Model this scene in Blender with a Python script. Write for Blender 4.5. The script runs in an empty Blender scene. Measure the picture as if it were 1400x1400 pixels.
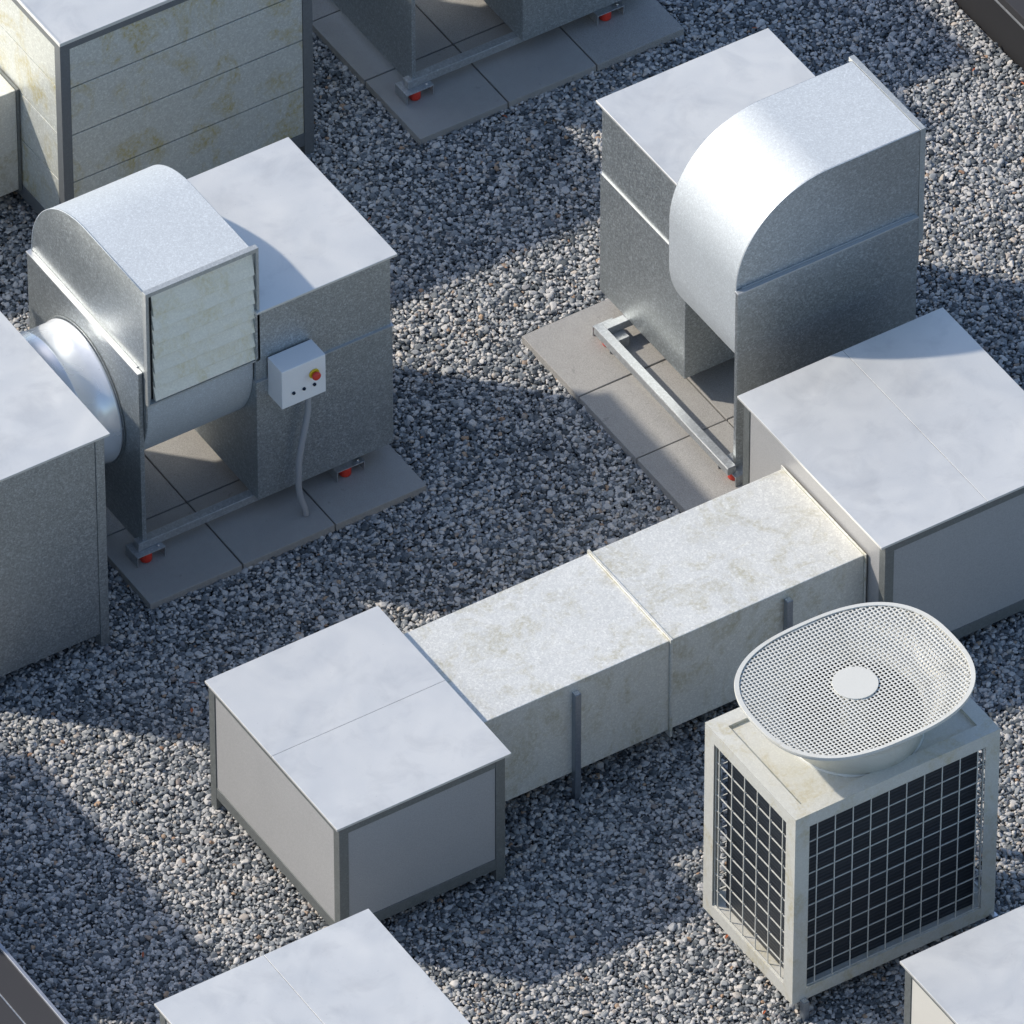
import bpy, bmesh, math, random
import numpy as np
from mathutils import Vector, Matrix
R = math.radians
random.seed(7)
sc = bpy.context.scene
COL = sc.collection

# ------------------------------------------------------------------ helpers
class MB:
    """collects boxes / prisms / lathes into one mesh"""
    def __init__(s): s.v = []; s.f = []; s.smooth = []
    def add(s, vs, fs, smooth=False):
        n = len(s.v); s.v += [tuple(p) for p in vs]
        for f in fs: s.f.append([i + n for i in f]); s.smooth.append(smooth)
        return s
    def box(s, x0, x1, y0, y1, z0, z1):
        vs = [(x, y, z) for z in (z0, z1) for y in (y0, y1) for x in (x0, x1)]
        return s.add(vs, [(0, 2, 3, 1), (4, 5, 7, 6), (0, 1, 5, 4), (2, 6, 7, 3), (0, 4, 6, 2), (1, 3, 7, 5)])
    def prism_x(s, prof, x0, x1, smooth=False, caps=True):
        n = len(prof)
        vs = [(x0, y, z) for y, z in prof] + [(x1, y, z) for y, z in prof]
        s.add(vs, [(i, (i + 1) % n, n + (i + 1) % n, n + i) for i in range(n)], smooth)
        if caps:
            s.add(vs, [tuple(range(n))[::-1], tuple(range(n, 2 * n))])
        return s
    def lathe_x(s, rows, cy, cz, n=96, smooth=True):
        """rows of (x, radius) around an axis along x"""
        vs = []
        for x, r in rows:
            for k in range(n):
                a = 2 * math.pi * k / n
                vs.append((x, cy + r * math.cos(a), cz + r * math.sin(a)))
        fs = [(i * n + k, i * n + (k + 1) % n, (i + 1) * n + (k + 1) % n, (i + 1) * n + k)
              for i in range(len(rows) - 1) for k in range(n)]
        return s.add(vs, fs, smooth)
    def lathe_z(s, rows, cx, cy, n=48, smooth=True, cap=False):
        vs = []
        for r, z in rows:
            for k in range(n):
                a = 2 * math.pi * k / n
                vs.append((cx + r * math.cos(a), cy + r * math.sin(a), z))
        fs = [(i * n + k, i * n + (k + 1) % n, (i + 1) * n + (k + 1) % n, (i + 1) * n + k)
              for i in range(len(rows) - 1) for k in range(n)]
        s.add(vs, fs, smooth)
        if cap:
            m = (len(rows) - 1) * n
            s.add(vs, [tuple(range(n)), tuple(range(m, m + n))])
        return s
    def lathe_y(s, rows, cx, cz, n=32, smooth=True, cap=True):
        vs = []
        for r, y in rows:
            for k in range(n):
                a = 2 * math.pi * k / n
                vs.append((cx + r * math.cos(a), y, cz + r * math.sin(a)))
        fs = [(i * n + k, i * n + (k + 1) % n, (i + 1) * n + (k + 1) % n, (i + 1) * n + k)
              for i in range(len(rows) - 1) for k in range(n)]
        s.add(vs, fs, smooth)
        if cap:
            m = (len(rows) - 1) * n
            s.add(vs, [tuple(range(n)), tuple(range(m, m + n))])
        return s
    def tube(s, pts, r, n=10):
        P = [Vector(p) for p in pts]; vs = []
        for i, p in enumerate(P):
            t = (P[min(i + 1, len(P) - 1)] - P[max(i - 1, 0)]).normalized()
            a = t.cross(Vector((0, 1, 0.3))).normalized(); b = t.cross(a)
            rr = r[i] if isinstance(r, list) else r
            for k in range(n):
                q = 2 * math.pi * k / n
                vs.append(p + a * rr * math.cos(q) + b * rr * math.sin(q))
        fs = [(i * n + k, i * n + (k + 1) % n, (i + 1) * n + (k + 1) % n, (i + 1) * n + k)
              for i in range(len(P) - 1) for k in range(n)]
        m = (len(P) - 1) * n
        return s.add(vs, fs, True).add(vs, [tuple(range(n)), tuple(range(m, m + n))])
    def build(s, name, mat, parent=None, bevel=0.0, seg=2, loc=(0, 0, 0)):
        me = bpy.data.meshes.new(name)
        me.from_pydata(s.v, [], s.f)
        me.polygons.foreach_set('use_smooth', s.smooth)
        bm = bmesh.new(); bm.from_mesh(me)
        bmesh.ops.remove_doubles(bm, verts=bm.verts, dist=1e-6)
        bmesh.ops.recalc_face_normals(bm, faces=bm.faces)
        bm.to_mesh(me); bm.free()
        me.materials.append(mat)
        o = bpy.data.objects.new(name, me); COL.objects.link(o)
        o.location = loc
        if parent: o.parent = parent
        if bevel:
            b = o.modifiers.new('bevel', 'BEVEL'); b.width = bevel; b.segments = seg
            b.limit_method = 'ANGLE'; b.angle_limit = R(50); b.harden_normals = False
        return o

def tag(o, label=None, cat=None, group=None, kind=None):
    if label: o['label'] = label
    if cat: o['category'] = cat
    if group: o['group'] = group
    if kind: o['kind'] = kind
    return o
def thing(name, loc, label, cat, group=None, rz=0.0):
    o = bpy.data.objects.new(name, None); COL.objects.link(o)
    o.location = loc; o.rotation_euler = (0, 0, rz); o.empty_display_size = 0.1
    return tag(o, label, cat, group)
def copy_tree(o, parent=None):
    c = o.copy(); COL.objects.link(c)
    if parent: c.parent = parent
    for ch in list(o.children): copy_tree(ch, c)
    return c

# ------------------------------------------------------------------ materials
class NT:
    def __init__(s, name):
        s.m = bpy.data.materials.new(name); s.m.use_nodes = True
        s.t = s.m.node_tree; s.b = s.t.nodes['Principled BSDF']; s.co = s.n('ShaderNodeTexCoord')
    def n(s, typ, **kw):
        x = s.t.nodes.new(typ)
        for k, v in kw.items(): setattr(x, k, v)
        return x
    def l(s, a, b): s.t.links.new(a, b)
    def vec(s, scale=(1, 1, 1), rot=(0, 0, 0), rnd=0.0):
        m = s.n('ShaderNodeMapping'); m.inputs['Scale'].default_value = scale; m.inputs['Rotation'].default_value = rot
        s.l(s.co.outputs['Object'], m.inputs['Vector'])
        if rnd:
            oi = s.n('ShaderNodeObjectInfo'); a = s.n('ShaderNodeVectorMath', operation='SCALE')
            a.inputs[0].default_value = (37.0, 19.0, 53.0); s.l(oi.outputs['Random'], a.inputs['Scale'])
            s.l(a.outputs[0], m.inputs['Location'])
        return m.outputs['Vector']
    def noise(s, vec, scale, detail=4, rough=.55, dist=0.0):
        x = s.n('ShaderNodeTexNoise'); x.inputs['Scale'].default_value = scale
        x.inputs['Detail'].default_value = detail; x.inputs['Roughness'].default_value = rough
        x.inputs['Distortion'].default_value = dist; s.l(vec, x.inputs['Vector']); return x.outputs['Fac']
    def voro(s, vec, scale, out='Color', feature='F1'):
        x = s.n('ShaderNodeTexVoronoi', feature=feature); x.inputs['Scale'].default_value = scale
        s.l(vec, x.inputs['Vector']); return x.outputs[out]
    def ramp(s, fac, stops, interp='LINEAR'):
        r = s.n('ShaderNodeValToRGB'); r.color_ramp.interpolation = interp
        e = r.color_ramp.elements
        while len(e) < len(stops): e.new(0.5)
        for i, (p, c) in enumerate(stops):
            e[i].position = p; e[i].color = (c, c, c, 1) if not hasattr(c, '__len__') else (*c, 1)
        s.l(fac, r.inputs['Fac']); return r.outputs['Color']
    def mix(s, fac, a, b, mode='MIX'):
        x = s.n('ShaderNodeMix', data_type='RGBA', blend_type=mode)
        for v, sock in ((fac, x.inputs[0]), (a, x.inputs[6]), (b, x.inputs[7])):
            if isinstance(v, bpy.types.NodeSocket): s.l(v, sock)
            elif hasattr(v, '__len__'): sock.default_value = (*v, 1)
            else: sock.default_value = v if sock.type == 'VALUE' else (v, v, v, 1)
        return x.outputs[2]
    def math(s, op, a, b=0.0, c=None):
        x = s.n('ShaderNodeMath', operation=op)
        for i, v in enumerate((a, b) if c is None else (a, b, c)):
            if isinstance(v, bpy.types.NodeSocket): s.l(v, x.inputs[i])
            else: x.inputs[i].default_value = v
        return x.outputs[0]
    def rng(s, v, a, b, c, d):
        x = s.n('ShaderNodeMapRange')
        s.l(v, x.inputs[0])
        for i, k in enumerate((a, b, c, d)): x.inputs[i + 1].default_value = k
        return x.outputs[0]
    def bump(s, h, strength, dist=.01, prev=None):
        x = s.n('ShaderNodeBump'); x.inputs['Strength'].default_value = strength; x.inputs['Distance'].default_value = dist
        s.l(h, x.inputs['Height'])
        if prev: s.l(prev, x.inputs['Normal'])
        return x.outputs['Normal']
    def set(s, **kw):
        for k, v in kw.items():
            i = s.b.inputs[k.replace('_', ' ')]
            if isinstance(v, bpy.types.NodeSocket): s.l(v, i)
            elif hasattr(v, '__len__'): i.default_value = (*v, 1)
            else: i.default_value = v
        return s.m

def galvanised(name, col=(.42, .44, .45), metallic=.75, rough=(.34, .52), spangle=.25, stain=0.0, cloud=.05, dents=.0006, cell=110, staincol=(.40, .33, .13)):
    m = NT(name); v = m.vec(rnd=1.0)
    def bw(sock):
        x = m.n('ShaderNodeRGBToBW'); m.l(sock, x.inputs[0]); return x.outputs[0]
    wob = m.n('ShaderNodeVectorMath', operation='ADD'); m.l(v, wob.inputs[0])
    nz = m.n('ShaderNodeTexNoise'); nz.inputs['Scale'].default_value = 60; m.l(v, nz.inputs['Vector'])
    sc_ = m.n('ShaderNodeVectorMath', operation='SCALE'); m.l(nz.outputs['Color'], sc_.inputs[0]); sc_.inputs['Scale'].default_value = .012; m.l(sc_.outputs[0], wob.inputs[1])
    c1 = bw(m.voro(wob.outputs[0], cell, 'Color')); c2 = bw(m.voro(wob.outputs[0], cell * 2.1, 'Color'))
    fine = m.noise(v, 650, 2)
    big = m.noise(v, 2.2, 5, .6, .6)
    spk = m.math('POWER', c1, 2.2)
    f = m.math('ADD', m.math('MULTIPLY', m.math('SUBTRACT', spk, .28), spangle),
        m.math('ADD', m.math('MULTIPLY', m.math('SUBTRACT', c2, .5), spangle * .6),
               m.math('ADD', m.math('MULTIPLY', m.math('SUBTRACT', big, .5), cloud * 2), m.math('MULTIPLY', m.math('SUBTRACT', fine, .5), spangle * 1.3))))
    g = m.math('ADD', f, 1.0)
    c = m.mix(1.0, col, g, 'MULTIPLY')
    if stain:
        vs_ = m.vec((1, 1, .75), rnd=1.0); pat = m.noise(vs_, 4.6, 7, .70, .9)
        mask = m.ramp(pat, [(.0, 0), (.485, 0), (.62, 1), (1, 1)])
        pat2 = m.noise(vs_, 46, 5, .8)
        mk = m.math('MULTIPLY', mask, m.rng(pat2, .40, .60, .12 * stain, stain))
        c = m.mix(mk, c, staincol)
    r = m.rng(m.math('ADD', m.math('MULTIPLY', c1, .6), m.math('MULTIPLY', big, .4)), .2, .8, rough[0], rough[1])
    nrm = m.bump(m.noise(v, 2.4, 2, .5, .3), .5, dents * 6)
    nrm = m.bump(m.math('ADD', fine, c2), .15, .0005, nrm)
    return m.set(Base_Color=c, Metallic=metallic, Roughness=r, Normal=nrm)

def sheet(name, col, metallic, rough, cloud=.10, dents=.002):
    """pale satin sheet of the covers: broad cloudy dulling, shallow dents, fine grain"""
    m = NT(name); v = m.vec(rnd=1.0)
    big = m.noise(v, 2.6, 4, .55, 1.2)
    mid = m.noise(v, 11, 4, .6, .4)
    fine = m.noise(v, 300, 2)
    spots = m.ramp(m.noise(v, 70, 2), [(0, 1), (.24, 1), (.27, 0), (1, 0)])
    smud = m.ramp(m.noise(v, 5.0, 5, .62, .5), [(0, 0), (.50, 0), (.72, 1), (1, 1)])
    g = m.math('ADD', 1.0, m.math('ADD', m.math('MULTIPLY', m.math('SUBTRACT', big, .5), cloud * 2.4),
               m.math('ADD', m.math('MULTIPLY', m.math('SUBTRACT', mid, .5), cloud * .8), m.math('MULTIPLY', m.math('SUBTRACT', fine, .5), .10))))
    c = m.mix(1.0, col, g, 'MULTIPLY')
    c = m.mix(m.math('MULTIPLY', smud, .34), c, (col[0] * .62, col[1] * .63, col[2] * .66))
    c = m.mix(m.math('MULTIPLY', spots, .25), c, (.3, .3, .3))
    nrm = m.bump(m.noise(v, 3.3, 2, .5, .5), .6, dents * 6)
    nrm = m.bump(fine, .12, .0005, nrm)
    return m.set(Base_Color=c, Metallic=metallic, Roughness=m.rng(big, .3, .7, rough - .05, rough + .08), Normal=nrm)

def paint(name, col, rough=.5, grain=.08, dirt=0.0, dirtcol=(.33, .29, .18), metallic=0.0):
    m = NT(name); v = m.vec(rnd=1.0)
    big = m.noise(v, 3, 5, .6, .4); fine = m.noise(v, 170, 3, .7)
    g = m.math('ADD', 1.0, m.math('ADD', m.math('MULTIPLY', m.math('SUBTRACT', big, .5), .12), m.math('MULTIPLY', m.math('SUBTRACT', fine, .5), grain * 2)))
    c = m.mix(1.0, col, g, 'MULTIPLY')
    if dirt:
        p = m.noise(v, 6, 6, .7, .6)
        mk = m.math('MULTIPLY', m.ramp(p, [(0, 0), (.5, 0), (.7, 1), (1, 1)]), m.rng(m.noise(v, 45, 3, .7), .35, .65, 0, dirt))
        c = m.mix(mk, c, dirtcol)
    return m.set(Base_Color=c, Roughness=rough, Metallic=metallic, Normal=m.bump(fine, .12, .0006))

M = {}
M['galv'] = galvanised('galvanised_sheet', (.41, .445, .455), .80, (.38, .54), .62, cell=140)
M['galv_side'] = galvanised('galvanised_inlet_sheet', (.44, .475, .485), .80, (.36, .50), .58, cell=140)
M['hood'] = galvanised('bright_zinc_sheet', (.60, .635, .65), .74, (.70, .75), .24, cell=170)
M['pipe'] = sheet('smooth_zinc_pipe', (.88, .91, .94), .40, .22, .02, .0002)
M['ledge'] = galvanised('folded_zinc_ledge', (.55, .56, .56), .80, (.46, .56), .15, cell=200)
M['rail'] = galvanised('galvanised_channel', (.42, .44, .45), .60, (.40, .52), .35, cell=110)
M['post'] = galvanised('galvanised_angle', (.20, .215, .21), .5, (.45, .6), .30, cell=110)
M['post_dull'] = galvanised('dull_corner_post', (.17, .185, .195), .45, (.5, .65), .22)
M['duct'] = galvanised('weathered_duct_sheet', (.715, .715, .665), .45, (.50, .62), .26, stain=.55, cell=130, staincol=(.40, .35, .17))
M['clad'] = galvanised('stained_zinc_board', (.56, .58, .54), .30, (.42, .6), .34, stain=.80, cell=110, staincol=(.42, .35, .11))
M['louvre'] = galvanised('louvre_zinc', (.80, .79, .69), .22, (.42, .6), .16, stain=.5, cell=130, staincol=(.58, .50, .22))
M['louvre_frame'] = galvanised('louvre_frame_zinc', (.46, .48, .47), .5, (.4, .5), .25, cell=150)
M['strut'] = galvanised('strut_channel', (.33, .37, .42), .8, (.3, .4), .2)
M['lid'] = sheet('cover_sheet', (.70, .70, .668), .50, .47, .05, .0012)
M['panel'] = paint('grey_infill_panel', (.36, .36, .355), .45, .34)
M['panel_white'] = paint('cream_infill_panel', (.62, .60, .54), .5, .06)
M['cabinet_paint'] = galvanised('pale_zinc_cabinet', (.58, .58, .53), .15, (.42, .6), .14, stain=.6, cell=150, staincol=(.44, .38, .20))
M['shroud'] = paint('off_white_coated_steel', (.60, .60, .55), .42, .07, .40)
M['wire'] = paint('cream_coated_wire', (.58, .58, .53), .45, .05)
M['ctrl'] = paint('light_grey_enclosure', (.80, .79, .77), .45, .08)
M['red'] = paint('red_plastic', (.62, .045, .025), .4, .05)
M['yellow'] = paint('yellow_plastic', (.72, .50, .02), .4, .05)
M['knob'] = paint('dark_blue_knob', (.02, .035, .06), .15, .0, metallic=.5)
M['cable'] = paint('grey_cable_sheath', (.34, .345, .35), .5, .05)
M['black'] = paint('black_interior', (.012, .013, .015), .6, .0)
M['darkcap'] = paint('dark_grey_capping', (.032, .032, .035), .8, .2)
M['darkwall'] = paint('dark_membrane_upstand', (.020, .020, .022), .75, .2)
M['trim'] = galvanised('capping_trim', (.34, .36, .40), .6, (.4, .5), .1)
M['bolt'] = galvanised('bright_bolt', (.75, .76, .78), .95, (.18, .3), .1)
M['concrete'] = paint('outer_concrete', (.09, .095, .10), .8, .1)

def mk_paver():
    m = NT('concrete_paver'); v = m.vec(rnd=1.0)
    big = m.noise(v, 2.2, 5, .65, .5); mid = m.noise(v, 22, 4, .7); fine = m.voro(v, 330, 'Distance')
    sp = m.noise(v, 500, 2)
    g = m.math('ADD', .98, m.math('ADD', m.math('MULTIPLY', m.math('SUBTRACT', big, .5), .28),
          m.math('ADD', m.math('MULTIPLY', m.math('SUBTRACT', mid, .5), .16), m.math('MULTIPLY', m.math('SUBTRACT', sp, .5), 2.0))))
    c = m.mix(1.0, (.325, .318, .300), g, 'MULTIPLY')
    st = m.ramp(m.noise(v, 16, 3, .6), [(0, 1), (.27, 1), (.32, 0), (1, 0)])
    c = m.mix(m.math('MULTIPLY', st, .35), c, (.10, .10, .095))
    return m.set(Base_Color=c, Roughness=.85, Normal=m.bump(m.math('ADD', fine, sp), .35, .002))
M['paver'] = mk_paver()
def mk_stone():
    m = NT('crushed_stone'); v = m.vec(rnd=1.0)
    oi = m.n('ShaderNodeObjectInfo')
    pal = m.ramp(oi.outputs['Random'], [(0, (.050, .062, .072)), (.16, (.115, .132, .145)), (.34, (.205, .223, .235)), (.52, (.335, .35, .352)),
                 (.70, (.49, .485, .47)), (.90, (.60, .58, .545)), (.955, (.50, .44, .37)), (.985, (.20, .21, .23)), (.996, (.42, .30, .20)), (1, (.36, .22, .14))])
    n1 = m.noise(v, 110, 4, .7); n2 = m.noise(v, 600, 2)
    g = m.math('ADD', .96, m.math('ADD', m.math('MULTIPLY', m.math('SUBTRACT', n1, .5), .9), m.math('MULTIPLY', m.math('SUBTRACT', n2, .5), .5)))
    c = m.mix(1.0, pal, g, 'MULTIPLY')
    return m.set(Base_Color=c, Roughness=.75, Normal=m.bump(n1, .4, .002))
M['stone'] = mk_stone()
def mk_roofbed():
    m = NT('gravel_bed'); v = m.vec()
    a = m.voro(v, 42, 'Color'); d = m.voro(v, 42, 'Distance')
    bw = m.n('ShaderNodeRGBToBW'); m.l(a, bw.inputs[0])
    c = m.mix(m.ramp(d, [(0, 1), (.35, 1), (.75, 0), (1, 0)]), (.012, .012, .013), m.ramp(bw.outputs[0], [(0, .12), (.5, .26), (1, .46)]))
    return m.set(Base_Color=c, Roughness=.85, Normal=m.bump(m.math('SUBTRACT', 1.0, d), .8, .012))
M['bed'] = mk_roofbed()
def mk_fins():
    m = NT('condenser_fins'); v = m.vec()
    sep = m.n('ShaderNodeSeparateXYZ'); m.l(v, sep.inputs[0])
    st = m.noise(m.vec((2, 2, 90)), 3.0, 3, .7)
    pipes = m.math('SINE', m.math('MULTIPLY', sep.outputs['Z'], 2 * math.pi / .021))
    lines = m.math('SINE', m.math('MULTIPLY', m.math('ADD', sep.outputs['X'], sep.outputs['Y']), 2 * math.pi / .0042))
    f = m.rng(m.math('ADD', m.math('MULTIPLY', pipes, .30), m.math('MULTIPLY', st, 1.6)), .2, 1.5, .7, 3.0)
    c = m.mix(1.0, (.018, .023, .030), f, 'MULTIPLY')
    return m.set(Base_Color=c, Roughness=.35, Metallic=.35, Normal=m.bump(m.math('ADD', lines, m.math('MULTIPLY', pipes, 1.2)), .5, .0015))
M['fins'] = mk_fins()
def mk_leaf():
    m = NT('dry_leaf'); v = m.vec(rnd=1)
    c = m.ramp(m.noise(v, 60, 3), [(.3, (.30, .055, .02)), (.7, (.42, .13, .05))])
    return m.set(Base_Color=c, Roughness=.7)
M['leaf'] = mk_leaf()

# ------------------------------------------------------------------ setting: ground far below, roof bed, gravel
def flat(name, x0, x1, y0, y1, z, mat, kind='structure', thick=.2):
    o = MB().box(x0, x1, y0, y1, z - thick, z).build(name, mat)
    return tag(o, kind=kind)
g = flat('ground', -900, 900, -900, 900, -12.0, M['concrete'])
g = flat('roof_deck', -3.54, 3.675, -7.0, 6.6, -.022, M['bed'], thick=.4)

def stone_shape(seed):
    rg = random.Random(seed); bm = bmesh.new()
    bmesh.ops.create_icosphere(bm, subdivisions=3, radius=1.0)
    pl = []
    for _ in range(rg.randint(7, 12)):
        n = Vector((rg.gauss(0, 1), rg.gauss(0, 1), rg.gauss(0, 1))).normalized()
        pl.append((n, rg.uniform(.50, .82)))
    el = (rg.uniform(.95, 1.35), rg.uniform(.75, 1.05), rg.uniform(.5, .72))
    for v in bm.verts:
        p = v.co.copy()
        for n, d in pl:
            k = p.dot(n) - d
            if k > 0: p -= n * (k * .93)
        v.co = Vector((p.x * el[0], p.y * el[1], p.z * el[2]))
    for f in bm.faces: f.smooth = True
    me = bpy.data.meshes.new('stone_shape'); bm.to_mesh(me); bm.free(); me.materials.append(M['stone'])
    o = bpy.data.objects.new('stone_shape', me)
    return o
stones = bpy.data.collections.new('stone_shapes')
NS = 16
for i in range(NS): stones.objects.link(stone_shape(100 + i))

rng = np.random.default_rng(5)
def gravel_points():
    # the bed that the parapets enclose, as far as the view and a few steps beside it can show
    poly = [(-3.54, 2.6), (-1.6, 5.6), (3.67, 5.6), (3.67, -1.4), (1.6, -5.4), (-1.2, -5.9), (-3.54, -4.2)]
    out = []
    for layer, (sp, zc, zs) in enumerate(((.0188, -.004, .0036), (.022, -.014, .003))):
        xs = np.arange(-3.54, 3.67, sp); ys = np.arange(-5.9, 5.6, sp * .866)
        X, Y = np.meshgrid(xs, ys); X = X + (np.arange(len(ys)) % 2)[:, None] * sp * .5
        X = (X + rng.normal(0, sp * .23, X.shape)).ravel(); Y = (Y + rng.normal(0, sp * .23, Y.shape)).ravel()
        ins = np.ones(len(X), bool)
        for (x0, y0), (x1, y1) in zip(poly, poly[1:] + poly[:1]):
            ins &= (x1 - x0) * (Y - y0) - (y1 - y0) * (X - x0) <= 0
        ins &= (X > -3.525) & (X < 3.66)
        X, Y = X[ins], Y[ins]
        Z = zc + rng.normal(0, zs, len(X))
        S = np.clip(rng.lognormal(np.log(.0112), .27, len(X)), .0065, .022)
        if layer == 0:
            Z += np.where(S > .018, .002, 0) + .003 * np.sin(X * 3.1 + 1) * np.sin(Y * 2.3)
        out.append(np.c_[X, Y, Z, S])
    return np.concatenate(out)
P = gravel_points()
me = bpy.data.meshes.new('gravel'); me.vertices.add(len(P)); me.vertices.foreach_set('co', P[:, :3].astype(np.float32).ravel())
rot = np.c_[rng.normal(0, .35, len(P)), rng.normal(0, .35, len(P)), rng.uniform(0, 6.283, len(P))].astype(np.float32)
a = me.attributes.new('rot', 'FLOAT_VECTOR', 'POINT'); a.data.foreach_set('vector', rot.ravel())
a = me.attributes.new('scl', 'FLOAT', 'POINT'); a.data.foreach_set('value', P[:, 3].astype(np.float32))
a = me.attributes.new('idx', 'INT', 'POINT'); a.data.foreach_set('value', rng.integers(0, NS, len(P)).astype(np.int32))
gravel = bpy.data.objects.new('gravel', me); COL.objects.link(gravel)
tag(gravel, 'loose grey and beige crushed stone covering the roof between the machines', 'gravel', kind='stuff')
ng = bpy.data.node_groups.new('scatter_stones', 'GeometryNodeTree')
ng.interface.new_socket('Geometry', in_out='INPUT', socket_type='NodeSocketGeometry')
ng.interface.new_socket('Geometry', in_out='OUTPUT', socket_type='NodeSocketGeometry')
N = ng.nodes; gi = N.new('NodeGroupInput'); go = N.new('NodeGroupOutput'); ip = N.new('GeometryNodeInstanceOnPoints')
ci = N.new('GeometryNodeCollectionInfo'); ci.inputs['Collection'].default_value = stones
ci.inputs['Separate Children'].default_value = True; ci.inputs['Reset Children'].default_value = True
def na(nm, ty):
    x = N.new('GeometryNodeInputNamedAttribute'); x.data_type = ty; x.inputs['Name'].default_value = nm
    return [s for s in x.outputs if s.enabled and s.name == 'Attribute'][0]
L = ng.links.new
m2p = N.new('GeometryNodeMeshToPoints'); L(gi.outputs[0], m2p.inputs[0])
L(m2p.outputs[0], ip.inputs['Points']); L(ci.outputs[0], ip.inputs['Instance']); ip.inputs['Pick Instance'].default_value = True
L(na('idx', 'INT'), ip.inputs['Instance Index'])
e2r = N.new('FunctionNodeEulerToRotation'); L(na('rot', 'FLOAT_VECTOR'), e2r.inputs[0]); L(e2r.outputs[0], ip.inputs['Rotation'])
L(na('scl', 'FLOAT'), ip.inputs['Scale']); L(ip.outputs[0], go.inputs[0])
gravel.modifiers.new('scatter', 'NODES').node_group = ng

# small dry leaves on the gravel
leaf_at = [(.259, 1.70), (-1.075, -.262), (-1.129, -.335), (-1.82, -.196), (-1.916, -.342), (.496, 2.03), (-1.806, -.43), (3.46, 1.399),
           (3.6, 1.193), (1.413, 2.301), (-.301, -1.52), (-.784, -3.312), (-.665, -2.829), (-2.9, -1.55), (-2.35, -2.1), (2.75, 2.2)]
for i, (x, y) in enumerate(leaf_at):
    m = MB(); w = .004 + .003 * random.random(); ln = .013 + .008 * random.random(); vs = []
    for k in range(7):
        t = k / 6; ww = w * math.sin(math.pi * (.08 + .84 * t)); z = .003 * math.sin(t * 3)
        vs += [((t - .5) * 2 * ln, -ww, z + .002), ((t - .5) * 2 * ln, 0, z), ((t - .5) * 2 * ln, ww, z + .002)]
    m.add(vs, [f for k in range(6) for f in ((3*k, 3*k+3, 3*k+4, 3*k+1), (3*k+1, 3*k+4, 3*k+5, 3*k+2))])
    o = m.build('dry_leaf', M['leaf'], loc=(x, y, .0125))
    o.rotation_euler = (random.uniform(-.3, .3), random.uniform(-.3, .3), random.uniform(0, 6.28))
    s_ = o.modifiers.new('thick', 'SOLIDIFY'); s_.thickness = .0007
    tag(o, 'tiny curled reddish brown dry leaf lying on the gravel', 'leaf', 'dry leaves scattered on the gravel')

# ------------------------------------------------------------------ parapets
def parapet(x_in, sgn, h, label):
    t = thing('parapet_wall', (x_in, 0, 0), label, 'parapet')
    s = sgn
    def bx(m, a, b, z0, z1, y0=-7.0, y1=6.6): return m.box(min(s*a, s*b), max(s*a, s*b), y0, y1, z0, z1)
    bx(MB(), .006, .42, -12, h - .056).build('wall', M['darkwall'], t)
    bx(MB(), 0, .152, h - .05, h).build('capping', M['darkcap'], t, .002)
    bx(MB(), .160, .44, h - .05, h - .0005).build('capping', M['darkcap'], t, .002)
    bx(MB(), .150, .162, h - .056, h - .004).build('joint_strip', M['rail'], t)
    return t
pw = parapet(-3.54, -1, .30, 'dark grey roof parapet along the lower left corner of the view')
MB().box(-.016, .002, -7.0, 6.6, .25, .312).build('edge_trim', M['trim'], pw, .002)
pw = parapet(3.675, 1, .30, 'dark grey roof parapet crossing the upper right corner of the view')
MB().box(-.004, .006, -7.0, 6.6, .240, .250).build('edge_trim', M['rail'], pw)

# ------------------------------------------------------------------ paving slabs
slab_v = None
def slabs(x0, y0, n=3, pitch=.4935, where='', rows=('front', 'middle', 'back'), cols=('left', 'centre', 'right'), rotated=False, skip=()):
    global slab_v
    for i in range(n):
        for j in range(n):
            if (i, j) in skip: continue
            if slab_v is None:
                slab_v = MB().box(-.243, .243, -.243, .243, -.045, 0).build('paving_slab', M['paver'], bevel=.003)
                o = slab_v
            else:
                o = slab_v.copy(); COL.objects.link(o)
            o.location = (x0 + (i + .5) * pitch, y0 + (j + .5) * pitch, .040 + random.uniform(-.0012, .0012))
            o.rotation_euler = (random.uniform(-.0012, .0012), random.uniform(-.0012, .0012), random.choice((0, 1, 2, 3)) * math.pi / 2 + random.uniform(-.004, .004))
            tag(o, f'{rows[j]} row {cols[i]} concrete paving slab {where}', 'paving slab', 'concrete paving slabs under the fan units')
slabs(-1.732, .320, where='under the fan unit with the control box', skip=())
slabs(-1.732 + 2.705, .320 + 2.029, where='under the fan unit at the top edge')
slabs(.646, -.532, where='under the fan unit whose hood faces right')

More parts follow.
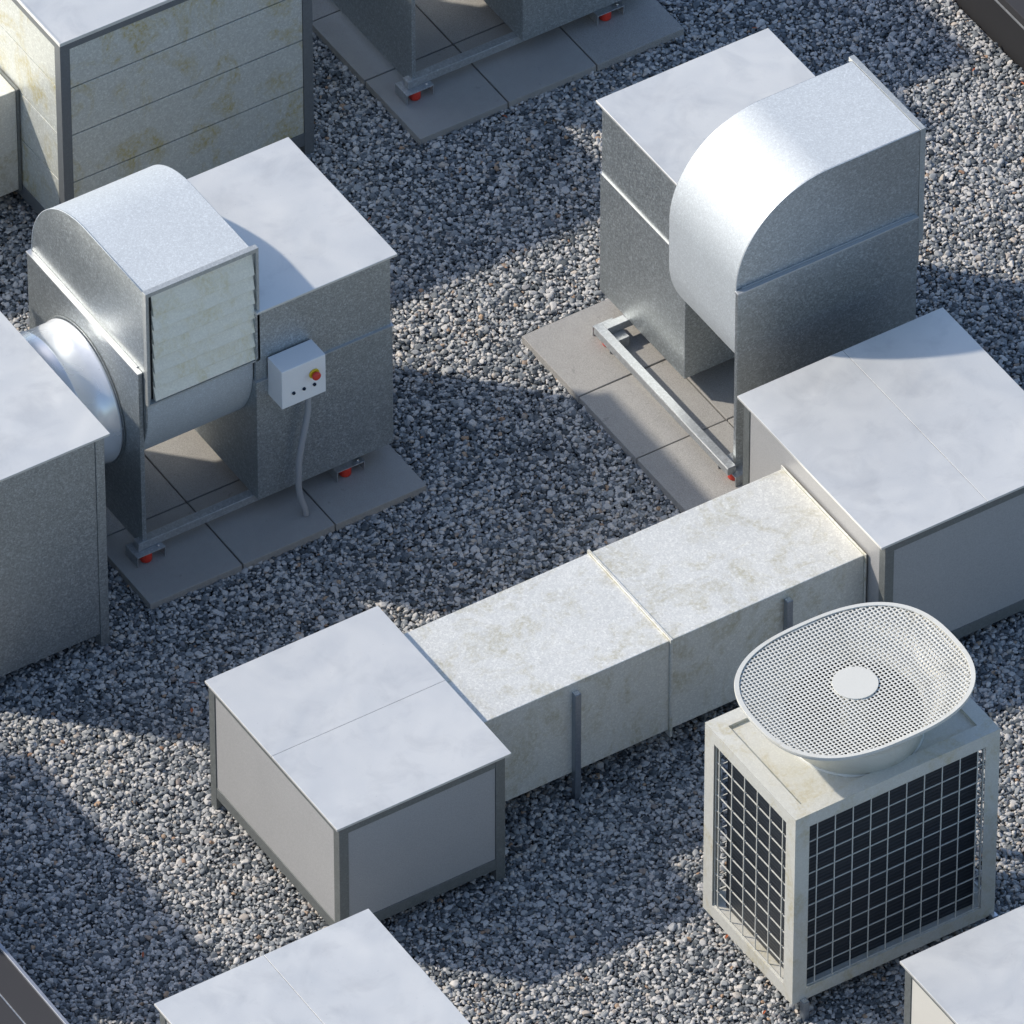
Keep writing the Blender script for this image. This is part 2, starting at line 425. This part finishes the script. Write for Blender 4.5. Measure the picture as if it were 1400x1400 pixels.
# ------------------------------------------------------------------ fan unit (local frame: outlet faces -y, inlet faces -x)
def fan_unit(label):
    t = thing('fan_unit', (0, 0, 0), label, 'fan unit', 'roof fan units on paving slabs')
    # cabinet: upper panel box and slightly proud lower panel box, flat cover
    MB().box(-1.012, -.297, .557, 1.472, .862, 1.282).build('upper_casing', M['galv'], t, .002)
    MB().box(-1.016, -.291, .550, 1.477, .146, .870).build('lower_casing', M['galv'], t, .003)
    MB().box(-1.0185, -.2885, .5445, 1.4800, .8702, .8735).build('seam_cap', M['ledge'], t)
    m = MB().box(-1.010, -.264, .546, 1.486, 1.283, 1.297)
    m.build('cover', M['lid'], t, .0025)
    # scroll housing: round back with a straight outlet throat
    cy, cz, r = 1.075, 1.177, .495
    czl = .92; cyl = 1.073
    prof = [(.588, 1.672)]
    for k in range(0, 37): a = R(90 - k * 2.5); prof.append((cy + r * math.cos(a), cz + r * math.sin(a)))     # top over the back
    for k in range(0, 73): a = R(-k * 2.5); prof.append((cyl + (r + .002) * math.cos(a), czl + r * math.sin(a)))   # underside
    prof.append((.576, .990)); prof.append((.588, .990))
    m = MB().prism_x(prof, -1.570, -1.018, smooth=False, caps=False)
    m.smooth = [True] * len(m.smooth); m.smooth[-1] = m.smooth[0] = False
    hood = m.build('scroll_housing', M['hood'], t)
    hood.data.set_sharp_from_angle(angle=R(40))
    p2 = [(y, z) for y, z in prof]
    MB().prism_x(p2, -1.5762, -1.5703).build('housing_side', M['galv_side'], t)
    MB().prism_x(p2, -1.0177, -1.0165).build('housing_side', M['galv'], t)
    # rolled seam along the curved edge
    edge = [(-1.5763, y, z) for y, z in prof[:-1]]
    MB().tube([(x, y, z) for x, y, z in edge[:40]], .0024, 6).build('rolled_seam', M['hood'], t)
    # louvred outlet
    lv = MB()
    x0, x1, z0, z1 = -1.578, -.987, .994, 1.675
    lv.box(x0, x1, .557, .5855, z1 - .022, z1); lv.box(x0, x1, .557, .5855, z0, z0 + .010)
    lv.box(x0, x0 + .010, .557, .5855, z0 + .010, z1 - .022); lv.box(x1 - .013, x1, .557, .5855, z0 + .010, z1 - .022); lv.box(x1 - .023, x1 - .013, .575, .5855, z0 + .010, z1 - .022)
    lv.box(x0 + .010, x0 + .030, .580, .5855, z0 + .010, z1 - .022)
    L_ = lv.build('louvre_frame', M['louvre_frame'], t, .001)
    MB().box(x0 + .03, x1 - .01, .5862, .592, z0 + .01, z1 - .02).build('throat', M['black'], L_)
    for k in range(7):
        zb = 1.604 - .0865 * (k + 1) + .0865 - .0865 + .006
        zt = zb + .102
        b = MB(); xa, xb = x0 + .042, x1 - .022
        zt2 = min(zt, z1 - .023) if k else z1 - .023; zb2 = max(zb, z0 + .018)
        pr = [(.5850, zt2), (.5835, zt2), (.5590, zb2), (.5590, zb2 - .004), (.5800, zb2 - .004)]
        b.prism_x(pr, xa, xb)
        b.build('blade', M['louvre'], L_)
    # flat inlet side panel with folded top ledge
    m = MB().box(-1.600, -1.590, .601, 1.576, .105, 1.162)
    m.box(-1.590, -1.578, .601, .609, .105, 1.162); m.box(-1.590, -1.578, 1.568, 1.576, .105, 1.162)
    m.build('inlet_panel', M['galv_side'], t, .0015)
    MB().box(-1.604, -1.5775, .600, 1.579, 1.1625, 1.173).build('panel_ledge', M['ledge'], t, .0012)
    MB().box(-1.5835, -1.5768, .640, 1.545, 1.1735, 1.179).build('ledge_lip', M['ledge'], t, .001)
    # base rails
    for y in (.592, 1.592):
        m = MB().box(-1.627, -.491, y, y + .044, .1405, .1460); m.box(-1.627, -.491, y, y + .004, .1005, .1405); m.box(-1.627, -.491, y + .040, y + .044, .1005, .1405)
        m.box(-1.627, -1.623, y + .004, y + .040, .1005, .1405)
        m.build('base_rail', M['rail'], t, .0015)
    m = MB().box(-.538, -.494, .637, 1.591, .1400, .1452); m.box(-.538, -.534, .637, 1.591, .101, .1400); m.box(-.498, -.494, .637, 1.591, .101, .1400)
    m.build('cross_rail', M['rail'], t, .0015)
    for bx in (-1.655, -.592):
        for by in (.557, 1.505):
            w, d = .150, .107
            m = MB().box(bx, bx + w, by, by + d, .096, .100); m.box(bx, bx + .005, by, by + d, .043, .096); m.box(bx + w - .005, bx + w, by, by + d, .043, .096)
            b_ = m.build('foot_bracket', M['rail'], t, .001)
            cx = bx + .062; cy_ = by + (.031 if by < 1 else .075)
            MB().lathe_z([(.027, .0415), (.029, .046), (.029, .088), (.026, .0955)], cx, cy_, 24, cap=True).build('rubber_mount', M['red'], b_)
            MB().lathe_z([(.007, .1002), (.007, .106), (.0055, .109)], bx + w - .028, by + .02, 6, False, True).build('bolt', M['bolt'], b_)
    return t
fanL = fan_unit('galvanised fan unit with louvred outlet and control box, joined to round duct at left')
fanT = copy_tree(fanL); fanT.location = (2.705, 2.029, 0)
fanT['label'] = 'fan unit cut off by the top edge, only its lower casing and feet showing'
fanR = copy_tree(fanL); fanR.location = (2.538, 1.213, 0); fanR.rotation_euler = (0, 0, R(90))
fanR['label'] = 'galvanised fan unit whose bright curved hood faces the viewer and outlet faces right'
# control box on the left-hand unit
cb = MB().box(-.955, -.723, .427, .5495, .773, 1.000).build('control_box', M['ctrl'], fanL, .003)
MB().lathe_y([(.026, .4265), (.026, .421), (.024, .418)], -.786, .915, 32).build('button_collar', M['yellow'], cb)
MB().lathe_y([(.013, .418), (.013, .412), (.020, .410), (.022, .404), (.020, .397), (.012, .393)], -.786, .915, 32).build('emergency_button', M['red'], cb)
for x in (-.895, -.840, -.785):
    MB().lathe_y([(.0085, .4268), (.0085, .422), (.007, .419)], x, .848, 20).build('knob', M['knob'], cb)
pts = [(-.778, .493, .776), (-.779, .493, .70), (-.785, .49, .62), (-.800, .488, .54), (-.820, .486, .45), (-.836, .484, .36), (-.843, .48, .27),
       (-.845, .475, .19), (-.838, .465, .12), (-.828, .455, .075), (-.825, .448, .0405)]
def spline(pts, n=6):
    out = []
    for i in range(len(pts) - 1):
        p0 = Vector(pts[max(i-1, 0)]); p1 = Vector(pts[i]); p2 = Vector(pts[i+1]); p3 = Vector(pts[min(i+2, len(pts)-1)])
        for k in range(n):
            t = k / n
            out.append(.5 * ((2*p1) + (p2-p0)*t + (2*p0-5*p1+4*p2-p3)*t*t + (3*p1-p0-3*p2+p3)*t**3))
    out.append(Vector(pts[-1])); return out
sp_ = spline(pts, 14)
MB().tube(sp_, [.0150 + (.0010 if i % 2 else -.0010) for i in range(len(sp_))], 12).build('cable', M['cable'], cb)
MB().lathe_z([(.016, .757), (.016, .7735)], -.778, .493, 16, cap=True).build('cable_gland', M['cable'], cb)

# round duct between left cabinet and left fan unit
rd = thing('round_duct', (-1.80, 1.09, .70), 'round bright metal duct between the left cabinet and the left fan unit', 'duct')
def rdm(rows): return MB().lathe_x([(x + 1.80, r) for x, r in rows], 0, 0)
rdm([(-1.994, .3475), (-1.790, .3475), (-1.786, .3530), (-1.780, .3530), (-1.776, .3465), (-1.625, .3465), (-1.622, .3505), (-1.615, .3505), (-1.6035, .3465), (-1.6035, .340), (-1.994, .340), (-1.994, .3475)]).build('duct_wall', M['pipe'], rd)
rdm([(-1.6032, .362), (-1.6045, .362), (-1.6045, .349), (-1.6032, .349), (-1.6032, .362)]).build('flange', M['galv_side'], rd)

# ------------------------------------------------------------------ framed cabinets
def framed(name, label, cat, group, x0, x1, y0, y1, zt, seam=None, lid=(.013, .03, .005, .01), panel='panel', post='post', rail=(.075, .138),
           pw=.048, toprail=.042, groove=None, sides='LFRB', legz=0.0, lidmat='lid', rim=False, seam_ticks=True, panel_left=None):
    t = thing(name, (x0, y0, 0), label, cat, group)
    ox, oy = x0, y0
    def b(m, *a): return m.box(a[0] - ox, a[1] - ox, a[2] - oy, a[3] - oy, a[4], a[5])
    zf = zt - .014
    for px in (x0, x1 - pw):
        for py in (y0, y1 - pw):
            b(MB(), px, px + pw, py, py + pw, legz - .012, zf).build('corner_post', M[post], t, .0015)
    if rail[1] - rail[0] > .01:
        for z0_, z1_ in ((rail[0], rail[1]), (zf - toprail, zf - .0006)):
            for q_ in ((x0 + pw, x1 - pw, y0 + .0015, y0 + .03), (x0 + pw, x1 - pw, y1 - .03, y1 - .0015),
                       (x0 + .0015, x0 + .03, y0 + pw, y1 - pw), (x1 - .03, x1 - .0015, y0 + pw, y1 - pw)):
                b(MB(), *q_, z0_, z1_).build('frame_rail', M[post], t, .001)
    pz0, pz1 = rail[1] + .0006, zf - toprail - .0006
    def panels(ax):
        segs = [(pz0, pz1)]
        if groove:
            segs = []; z = pz0
            while z < pz1 - .02:
                z2 = min(z + groove, pz1); segs.append((z, z2 - (.0065 if z2 < pz1 else 0))); z = z2
        return segs
    ins = .005; g_ = .0012
    for sd in sides:
        m = MB()
        for a_, c_ in panels(sd):
            if sd == 'F': b(m, x0 + pw + g_, x1 - pw - g_, y0 + ins, y0 + ins + .018, a_, c_)
            if sd == 'B': b(m, x0 + pw + g_, x1 - pw - g_, y1 - ins - .018, y1 - ins, a_, c_)
            if sd == 'L': b(m, x0 + ins, x0 + ins + .018, y0 + pw + g_, y1 - pw - g_, a_, c_)
            if sd == 'R': b(m, x1 - ins - .018, x1 - ins, y0 + pw + g_, y1 - pw - g_, a_, c_)
        m.build('side_panel', M[panel_left if (sd == 'L' and panel_left) else panel], t, .0012)
    b(MB(), x0 + .035, x1 - .035, y0 + .035, y1 - .035, pz0 + .01, pz1).build('inner_lining', M['black'], t)
    lx0, lx1, ly0, ly1 = x0 - lid[0], x1 + lid[1], y0 - lid[2], y1 + lid[3]
    m = MB(); z0_, z1_ = zt - .013, zt
    if seam is None: b(m, lx0, lx1, ly0, ly1, z0_, z1_)
    elif seam[0] == 'y': b(m, lx0, lx1, ly0, seam[1] - .0008, z0_, z1_); b(m, lx0, lx1, seam[1] + .0008, ly1, z0_, z1_); 
    else: b(m, lx0, seam[1] - .0008, ly0, ly1, z0_, z1_); b(m, seam[1] + .0008, lx1, ly0, ly1, z0_, z1_)
    if rim:
        b(m, lx0, lx1, ly0, ly0 + .010, z1_ + .0002, z1_ + .006); b(m, lx0, lx0 + .010, ly0 + .0102, ly1, z1_ + .0002, z1_ + .006)
    lo = m.build('cover', M[lidmat], t, .0009)
    if seam:
        m = MB(); 
        if seam[0] == 'y':
            b(m, lx0 + .01, lx1 - .01, seam[1] - .0007, seam[1] + .0007, z0_, z1_ - .0012)
        else:
            b(m, seam[1] - .0007, seam[1] + .0007, ly0 + .01, ly1 - .01, z0_, z1_ - .0012)
        m.build('cover_seam', M['black'], lo)
    return t
framed('framed_cabinet', 'low grey panelled cabinet at the near left end of the rectangular duct', 'cabinet', None, -2.147, -1.289, -1.985, -.888, .760,
       seam=('y', -1.443))
framed('framed_cabinet', 'grey panelled cabinet at the right end of the rectangular duct, cover partly shaded', 'cabinet', None, .800, 1.860, -1.850, -.690, .862,
       seam=('x', 1.344), lid=(.025, .027, .004, .017))
framed('framed_cabinet', 'cabinet cut off by the bottom edge left of centre, mostly its pale cover visible', 'cabinet', None, -3.42, -2.375, -3.75, -2.575, .860,
       seam=('x', -2.885), lid=(.017, .023, .01, .015))
framed('framed_cabinet', 'cabinet with cream side panel in the bottom right corner', 'cabinet', None, -.535, .62, -5.2, -4.028, .800,
       lid=(.017, .02, .01, .017), panel_left='panel_white')
framed('framed_cabinet', 'tall galvanised cabinet at the left edge with the round duct entering it', 'cabinet', None, -2.75, -1.996, .236, 1.92, 1.290,
       panel='galv', post='galv', lid=(.02, .026, .010, .012), rail=(.080, .0812), pw=.045, toprail=.0012)
framed('framed_cabinet', 'large cabinet clad in stained horizontal boards in the upper left corner', 'cabinet', None, -.823, .533, 2.578, 4.35, 1.303,
       panel='clad', post='post_dull', lid=(.0, .0, .0, .0), rail=(.065, .1405), pw=.052, toprail=.036, groove=.2905, rim=True)

# ------------------------------------------------------------------ rectangular ducts
t = thing('rectangular_duct', (-1.289, -1.70, 0), 'long pale stained rectangular duct between the two low grey cabinets', 'duct')
def b(m, *a): return m.box(a[0] + 1.289, a[1] + 1.289, a[2] + 1.70, a[3] + 1.70, a[4], a[5])
b(MB(), -1.284, -.2465, -1.700, -1.029, .140, .689).build('duct_section', M['duct'], t, .004, 3)
b(MB(), -.2335, .788, -1.700, -1.029, .140, .689).build('duct_section', M['duct'], t, .004, 3)
m = MB(); e = .011
for (xa, xb) in ((-.2460, -.2405), (-.2395, -.2340)):
    b(m, xa, xb, -1.700 - e, -1.029 + e, .689 - .004, .689 + e); b(m, xa, xb, -1.700 - e, -1.029 + e, .100, .144)
    b(m, xa, xb, -1.700 - e, -1.696, .1442, .6848); b(m, xa, xb, -1.033, -1.029 + e, .1442, .6848)
m.build('joint_flange', M['duct'], t, .001)
m = MB()
b(m, .7885, .7945, -1.700 - .012, -1.029 + .012, .685, .701); b(m, .7885, .7945, -1.700 - .012, -1.029 + .012, .128, .144)
b(m, .7885, .7945, -1.712, -1.696, .1442, .6848); b(m, .7885, .7945, -1.033, -1.017, .1442, .6848)
m.build('end_flange', M['duct'], t, .001)
def strut(xc, y0, ztop, par, ox, oy, sgn=-1):
    w = .030
    m = MB(); y1 = y0 + sgn * w
    ya, yb = min(y0, y1), max(y0, y1)
    m.box(xc - w/2 - ox, xc - w/2 + .004 - ox, ya - oy, yb - oy, -.01, ztop); m.box(xc + w/2 - .004 - ox, xc + w/2 - ox, ya - oy, yb - oy, -.01, ztop)
    m.box(xc - w/2 + .004 - ox, xc + w/2 - .004 - ox, (ya if sgn < 0 else yb - .004) - oy, (ya + .004 if sgn < 0 else yb) - oy, -.01, ztop)
    o = m.build('support_post', M['strut'], par, .0008)
    yc = (ya + yb) / 2 - oy
    MB().box(xc - .0125 - ox, xc + .0125 - ox, yc - .012, yc + .014, ztop - .006, ztop + .0012).build('strut_nut', M['bolt'], o)
    return o
for xc in (-.745, .375):
    for y0, sg in ((-1.7015, -1), (-1.0275, 1)):
        s_ = strut(xc, y0, .638, t, -1.289, -1.70, sg)
        MB().box(xc + 1.289 - .026, xc + 1.289 - .0172, (y0 + (-.020 if sg < 0 else .004)) + 1.70, (y0 + (-.004 if sg < 0 else .020)) + 1.70, .113, .122).build('bracket_nut', M['bolt'], s_)
    b(MB(), xc - .017, xc + .017, -1.699, -1.030, .118, .1395).build('cross_support', M['post'], t)

t = thing('rectangular_duct', (-.823, 2.977, 0), 'stained rectangular duct entering the boarded cabinet at the left edge', 'duct')
MB().box(-2.3, -.014, 0, 1.05, .120, .736).build('duct_section', M['duct'], t, .004, 3)
MB().box(-.0135, -.0012, -.006, 1.056, .116, .742).build('end_flange', M['post'], t)
for xc in (-.9, -2.0):
    MB().box(xc - .017, xc + .017, -.036, -.002, -.01, .62).build('support_post', M['post'], t)
    MB().box(xc - .017, xc + .017, -.001, 1.05, .098, .119).build('cross_support', M['post'], t)

# ------------------------------------------------------------------ condenser
X0, X1, Y0, Y1, Z0, Z1 = -.704, .360, -3.411, -2.690, .100, 1.234
t = thing('condenser_unit', (X0, Y0, 0), 'off-white condenser with wire grilles and a flared perforated fan guard on top', 'condenser')
def b(m, *a): return m.box(a[0] - X0, a[1] - X0, a[2] - Y0, a[3] - Y0, a[4], a[5])
w = .073
m = MB()
for px in (X0, X1 - w):
    for py in (Y0, Y1 - w):
        xo = X0 if px == X0 else X1 - .003; yo = Y0 if py == Y0 else Y1 - .003
        b(m, xo, xo + .003, py, py + w, Z0 + .07, Z1 - .073)
        b(m, px + (.003 if px == X0 else 0), px + w - (0 if px == X0 else .003), yo, yo + .003, Z0 + .07, Z1 - .073)
b(m, X0, X1, Y0, Y0 + w, Z0, Z0 + .07); b(m, X0, X1, Y1 - w, Y1, Z0, Z0 + .07)
b(m, X0, X0 + w, Y0 + w, Y1 - w, Z0, Z0 + .07); b(m, X1 - w, X1, Y0 + w, Y1 - w, Z0, Z0 + .07)
b(m, X0, X1, Y0, Y0 + w, Z1 - .073, Z1); b(m, X0, X1, Y1 - w, Y1, Z1 - .073, Z1)
b(m, X0, X0 + w, Y0 + w, Y1 - w, Z1 - .073, Z1); b(m, X1 - w, X1, Y0 + w, Y1 - w, Z1 - .073, Z1)
# boxed posts read as sheet casing: join touching faces
me_ = m.build('casing', M['cabinet_paint'], t, 0)
b(MB(), X0 + w, X1 - w, Y0 + w, Y1 - w, Z1 - .030, Z1 - .016).build('top_panel', M['cabinet_paint'], t)
b(MB(), X0 + w + .001, X1 - w - .001, Y0 + w + .001, Y1 - w - .001, Z0 + .002, Z0 + .060).build('base_tray', M['cabinet_paint'], t)
b(MB(), -.655, .272, -3.372, -2.800, Z0 + .075, Z1 - .075).build('coil', M['fins'], t)
for xx in (-.45, -.16, .13):
    pass
wr = .0021
def grille(face):
    m = MB(); za, zb = Z0 + .062, Z1 - .066
    if face in 'FB':
        y = (Y0 + .010) if face == 'F' else (Y1 - .010)
        d = 1 if face == 'F' else -1
        x = -.583
        while x < X1 - w + .01: b(m, x - wr, x + wr, y - wr, y + wr, za, zb); x += .0927
        z = .168
        while z < Z1 - w: b(m, X0 + w - .006, X1 - w + .006, y + d * .0056 - wr, y + d * .0056 + wr, z - wr, z + wr); z += .0977
        for xe in (X0 + w + .004, X1 - w - .004): b(m, xe - .002, xe + .002, y - .002, y + .002, za, zb)
        for ze in (Z0 + .0745, Z1 - .0775): b(m, X0 + w, X1 - w, y - .002, y + .002, ze - .002, ze + .002)
    else:
        x = (X0 + .010) if face == 'L' else (X1 - .010)
        d = 1 if face == 'L' else -1
        y = -3.298
        while y < Y1 - w + .01: b(m, x - wr, x + wr, y - wr, y + wr, za, zb); y += .101
        z = .168
        while z < Z1 - w: b(m, x + d * .0056 - wr, x + d * .0056 + wr, Y0 + w - .006, Y1 - w + .006, z - wr, z + wr); z += .0977
        for ye in (Y0 + w + .004, Y1 - w - .004): b(m, x - .002, x + .002, ye - .002, ye + .002, za, zb)
        for ze in (Z0 + .0745, Z1 - .0775): b(m, x - .002, x + .002, Y0 + w, Y1 - w, ze - .002, ze + .002)
    return m.build('wire_grille', M['wire'], t)
for f_ in 'FLRB': grille(f_)
for xc in (X0 + .055, X1 - .012):
    for y0, sg in ((Y0 - .001, -1), (Y1 + .001, 1)):
        if True:
            s_ = strut(xc, y0, .112, t, X0, Y0, sg)
# fan guard: collar, flared shroud, rolled rim, perforated screen, hub disc
cx, cy = -.165 - X0, -3.050 - Y0
rimz = 1.508; A_, B_, PN = .516, .424, 2.6
NSEG = 128
def ring_pt(t_, blend, rc, sx=1.0):
    a = 2 * math.pi * t_
    c, s = math.cos(a), math.sin(a)
    rse = (abs(c / A_) ** PN + abs(s / B_) ** PN) ** (-1 / PN)
    r_ = rc * (1 - blend) + rse * sx * blend
    return (cx + r_ * c, cy + r_ * s)
def loft(rows):
    vs = []
    for blend, rc, sx, z in rows:
        for k in range(NSEG):
            x, y = ring_pt(k / NSEG, blend, rc, sx); vs.append((x, y, z))
    fs = [(i * NSEG + k, i * NSEG + (k + 1) % NSEG, (i + 1) * NSEG + (k + 1) % NSEG, (i + 1) * NSEG + k) for i in range(len(rows) - 1) for k in range(NSEG)]
    return vs, fs
rows = [(0, .302, 1, Z1 - .016), (0, .302, 1, 1.325)]
for k in range(1, 9):
    q = k / 8; rows.append((q ** 1.25, .302, .985, 1.325 + (rimz - .012 - 1.325) * q))
sh = MB(); v_, f_ = loft(rows); sh.add(v_, f_, True)
shroud = sh.build('fan_shroud', M['shroud'], t)
s_ = shroud.modifiers.new('thick', 'SOLIDIFY'); s_.thickness = .003; s_.offset = -1
v_, f_ = loft([(1, 0, .972, rimz - .018), (1, 0, 1.0, rimz - .018), (1, 0, 1.004, rimz - .006), (1, 0, 1.0, rimz), (1, 0, .962, rimz - .001), (1, 0, .960, rimz - .005), (1, 0, .972, rimz - .006), (1, 0, .972, rimz - .018)])
MB().add(v_, f_, True).build('rim', M['shroud'], shroud).data.set_sharp_from_angle(angle=R(45))
MB().lathe_z([(.309, Z1 - .0158), (.309, Z1 - .006), (.3035, Z1 - .005)], cx, cy, 96).build('base_ring', M['shroud'], shroud)
MB().lathe_z([(.299, Z1 - .0155), (.299, 1.33)], cx, cy, 96).build('fan_well', M['black'], shroud)
MB().lathe_z([(.0005, Z1 - .012), (.2985, Z1 - .012)], cx, cy, 96).build('well_floor', M['black'], shroud)
# screen: sheet with real round holes on a staggered grid, dished a little
def dish(x, y):
    c, s = (x - cx), (y - cy)
    rho = (abs(c / A_) ** PN + abs(s / B_) ** PN) ** (1 / PN)
    q = min(rho / .97, 1.0)
    return rimz - .006 - .020 * (1 - q ** 3)
px_, py_ = .0187, .0187
hole = .0067; vs = []; fs = []
K = 8
ny = int(B_ / py_) + 2; nx = int(A_ / px_) + 2
def inside(x, y, k):
    return (abs((x - cx) / A_) ** PN + abs((y - cy) / B_) ** PN) ** (1 / PN) < k
for j in range(-ny, ny + 1):
    for i in range(-nx, nx + 1):
        x = cx + i * px_; y = cy + j * py_
        if not inside(x, y, .972): continue
        hx, hy = px_ / 2, py_ / 2
        outer = [(hx, 0), (hx, hy), (0, hy), (-hx, hy), (-hx, 0), (-hx, -hy), (0, -hy), (hx, -hy)]
        n0 = len(vs)
        for dx, dy in outer: vs.append((x + dx, y + dy, dish(x + dx, y + dy)))
        for k in range(K):
            a = 2 * math.pi * k / K; dx, dy = hole * math.cos(a), hole * math.sin(a)
            vs.append((x + dx, y + dy, dish(x + dx, y + dy)))
        for k in range(K): fs.append((n0 + k, n0 + (k + 1) % K, n0 + K + (k + 1) % K, n0 + K + k))
m = MB().add(vs, fs, True); scr = m.build('perforated_screen', M['shroud'], shroud)
s_ = scr.modifiers.new('thick', 'SOLIDIFY'); s_.thickness = .0016
MB().lathe_z([(.0005, rimz - .019), (.1005, rimz - .019), (.101, rimz - .0195), (.101, rimz - .0255), (.06, rimz - .05), (.06, Z1)], cx + .002, cy, 64).build('hub_disc', M['shroud'], shroud).data.set_sharp_from_angle(angle=R(15))

# stand-in wall, added out of view to throw the long shadow at lower left
t = thing('added_shadow_wall', (-4.15, -.87, 0), 'tall narrow grey stand-in wall beyond the left parapet, added out of view to cast a shadow', 'wall')
MB().box(.02, .145, .05, 1.96, .05, 1.57).build('infill', M['panel'], t)
for y in (0, .98, 1.96): MB().box(0, .165, y, y + .05, -.02, 1.60).build('post', M['post'], t, .002)
for z in (0, 1.5705):
    for y in (.0505, 1.0305): MB().box(0, .165, y, y + .929, z, z + .0295).build('frame_rail', M['post'], t, .002)
flat('neighbour_roof', -9.0, -3.965, -7.0, 6.6, -.012, M['bed'], thick=.4)

# ------------------------------------------------------------------ light
d = Vector((.84, -.855, -1.0)).normalized()
sl = bpy.data.lights.new('sun', 'SUN'); sl.energy = 3.35; sl.angle = R(1.5); sl.color = (1.0, .91, .79)
so = bpy.data.objects.new('sun', sl); COL.objects.link(so); so.rotation_euler = d.to_track_quat('-Z', 'Y').to_euler()
el = math.asin(-d.z); az = math.atan2(-d.x, -d.y)      # compass angle of the sun from +y towards +x
w_ = bpy.data.worlds.new('World'); sc.world = w_; w_.use_nodes = True
nt = w_.node_tree; bg = nt.nodes['Background']; sky = nt.nodes.new('ShaderNodeTexSky'); sky.sky_type = 'NISHITA'
sky.sun_disc = False; sky.sun_elevation = el; sky.sun_rotation = az; sky.altitude = 100; sky.air_density = 1.0; sky.dust_density = 1.3; sky.ozone_density = 2.0
nt.links.new(sky.outputs[0], bg.inputs[0]); bg.inputs[1].default_value = .15
sc.view_settings.view_transform = 'Standard'; sc.view_settings.look = 'None'; sc.view_settings.exposure = 0.34; sc.view_settings.gamma = 1.0

# ------------------------------------------------------------------ camera
F = 18608.93; azc, elc, ro = R(32.23904444), R(43.23351141), R(-0.06102352)
r0 = Vector((math.cos(azc), -math.sin(azc), 0)); fw = Vector((math.sin(azc) * math.cos(elc), math.cos(azc) * math.cos(elc), -math.sin(elc)))
u0 = r0.cross(fw); c_, s_ = math.cos(ro), math.sin(ro)
rr = c_ * r0 + s_ * u0; uu = -s_ * r0 + c_ * u0
cam = bpy.data.cameras.new('camera'); cam.sensor_width = 36; cam.lens = F / 1400 * 36; cam.clip_start = 1; cam.clip_end = 3000
co = bpy.data.objects.new('camera', cam); COL.objects.link(co)
mw = Matrix((rr, uu, -fw)).transposed().to_4x4(); mw.translation = -fw * (F / 300.0)
co.matrix_world = mw; sc.camera = co
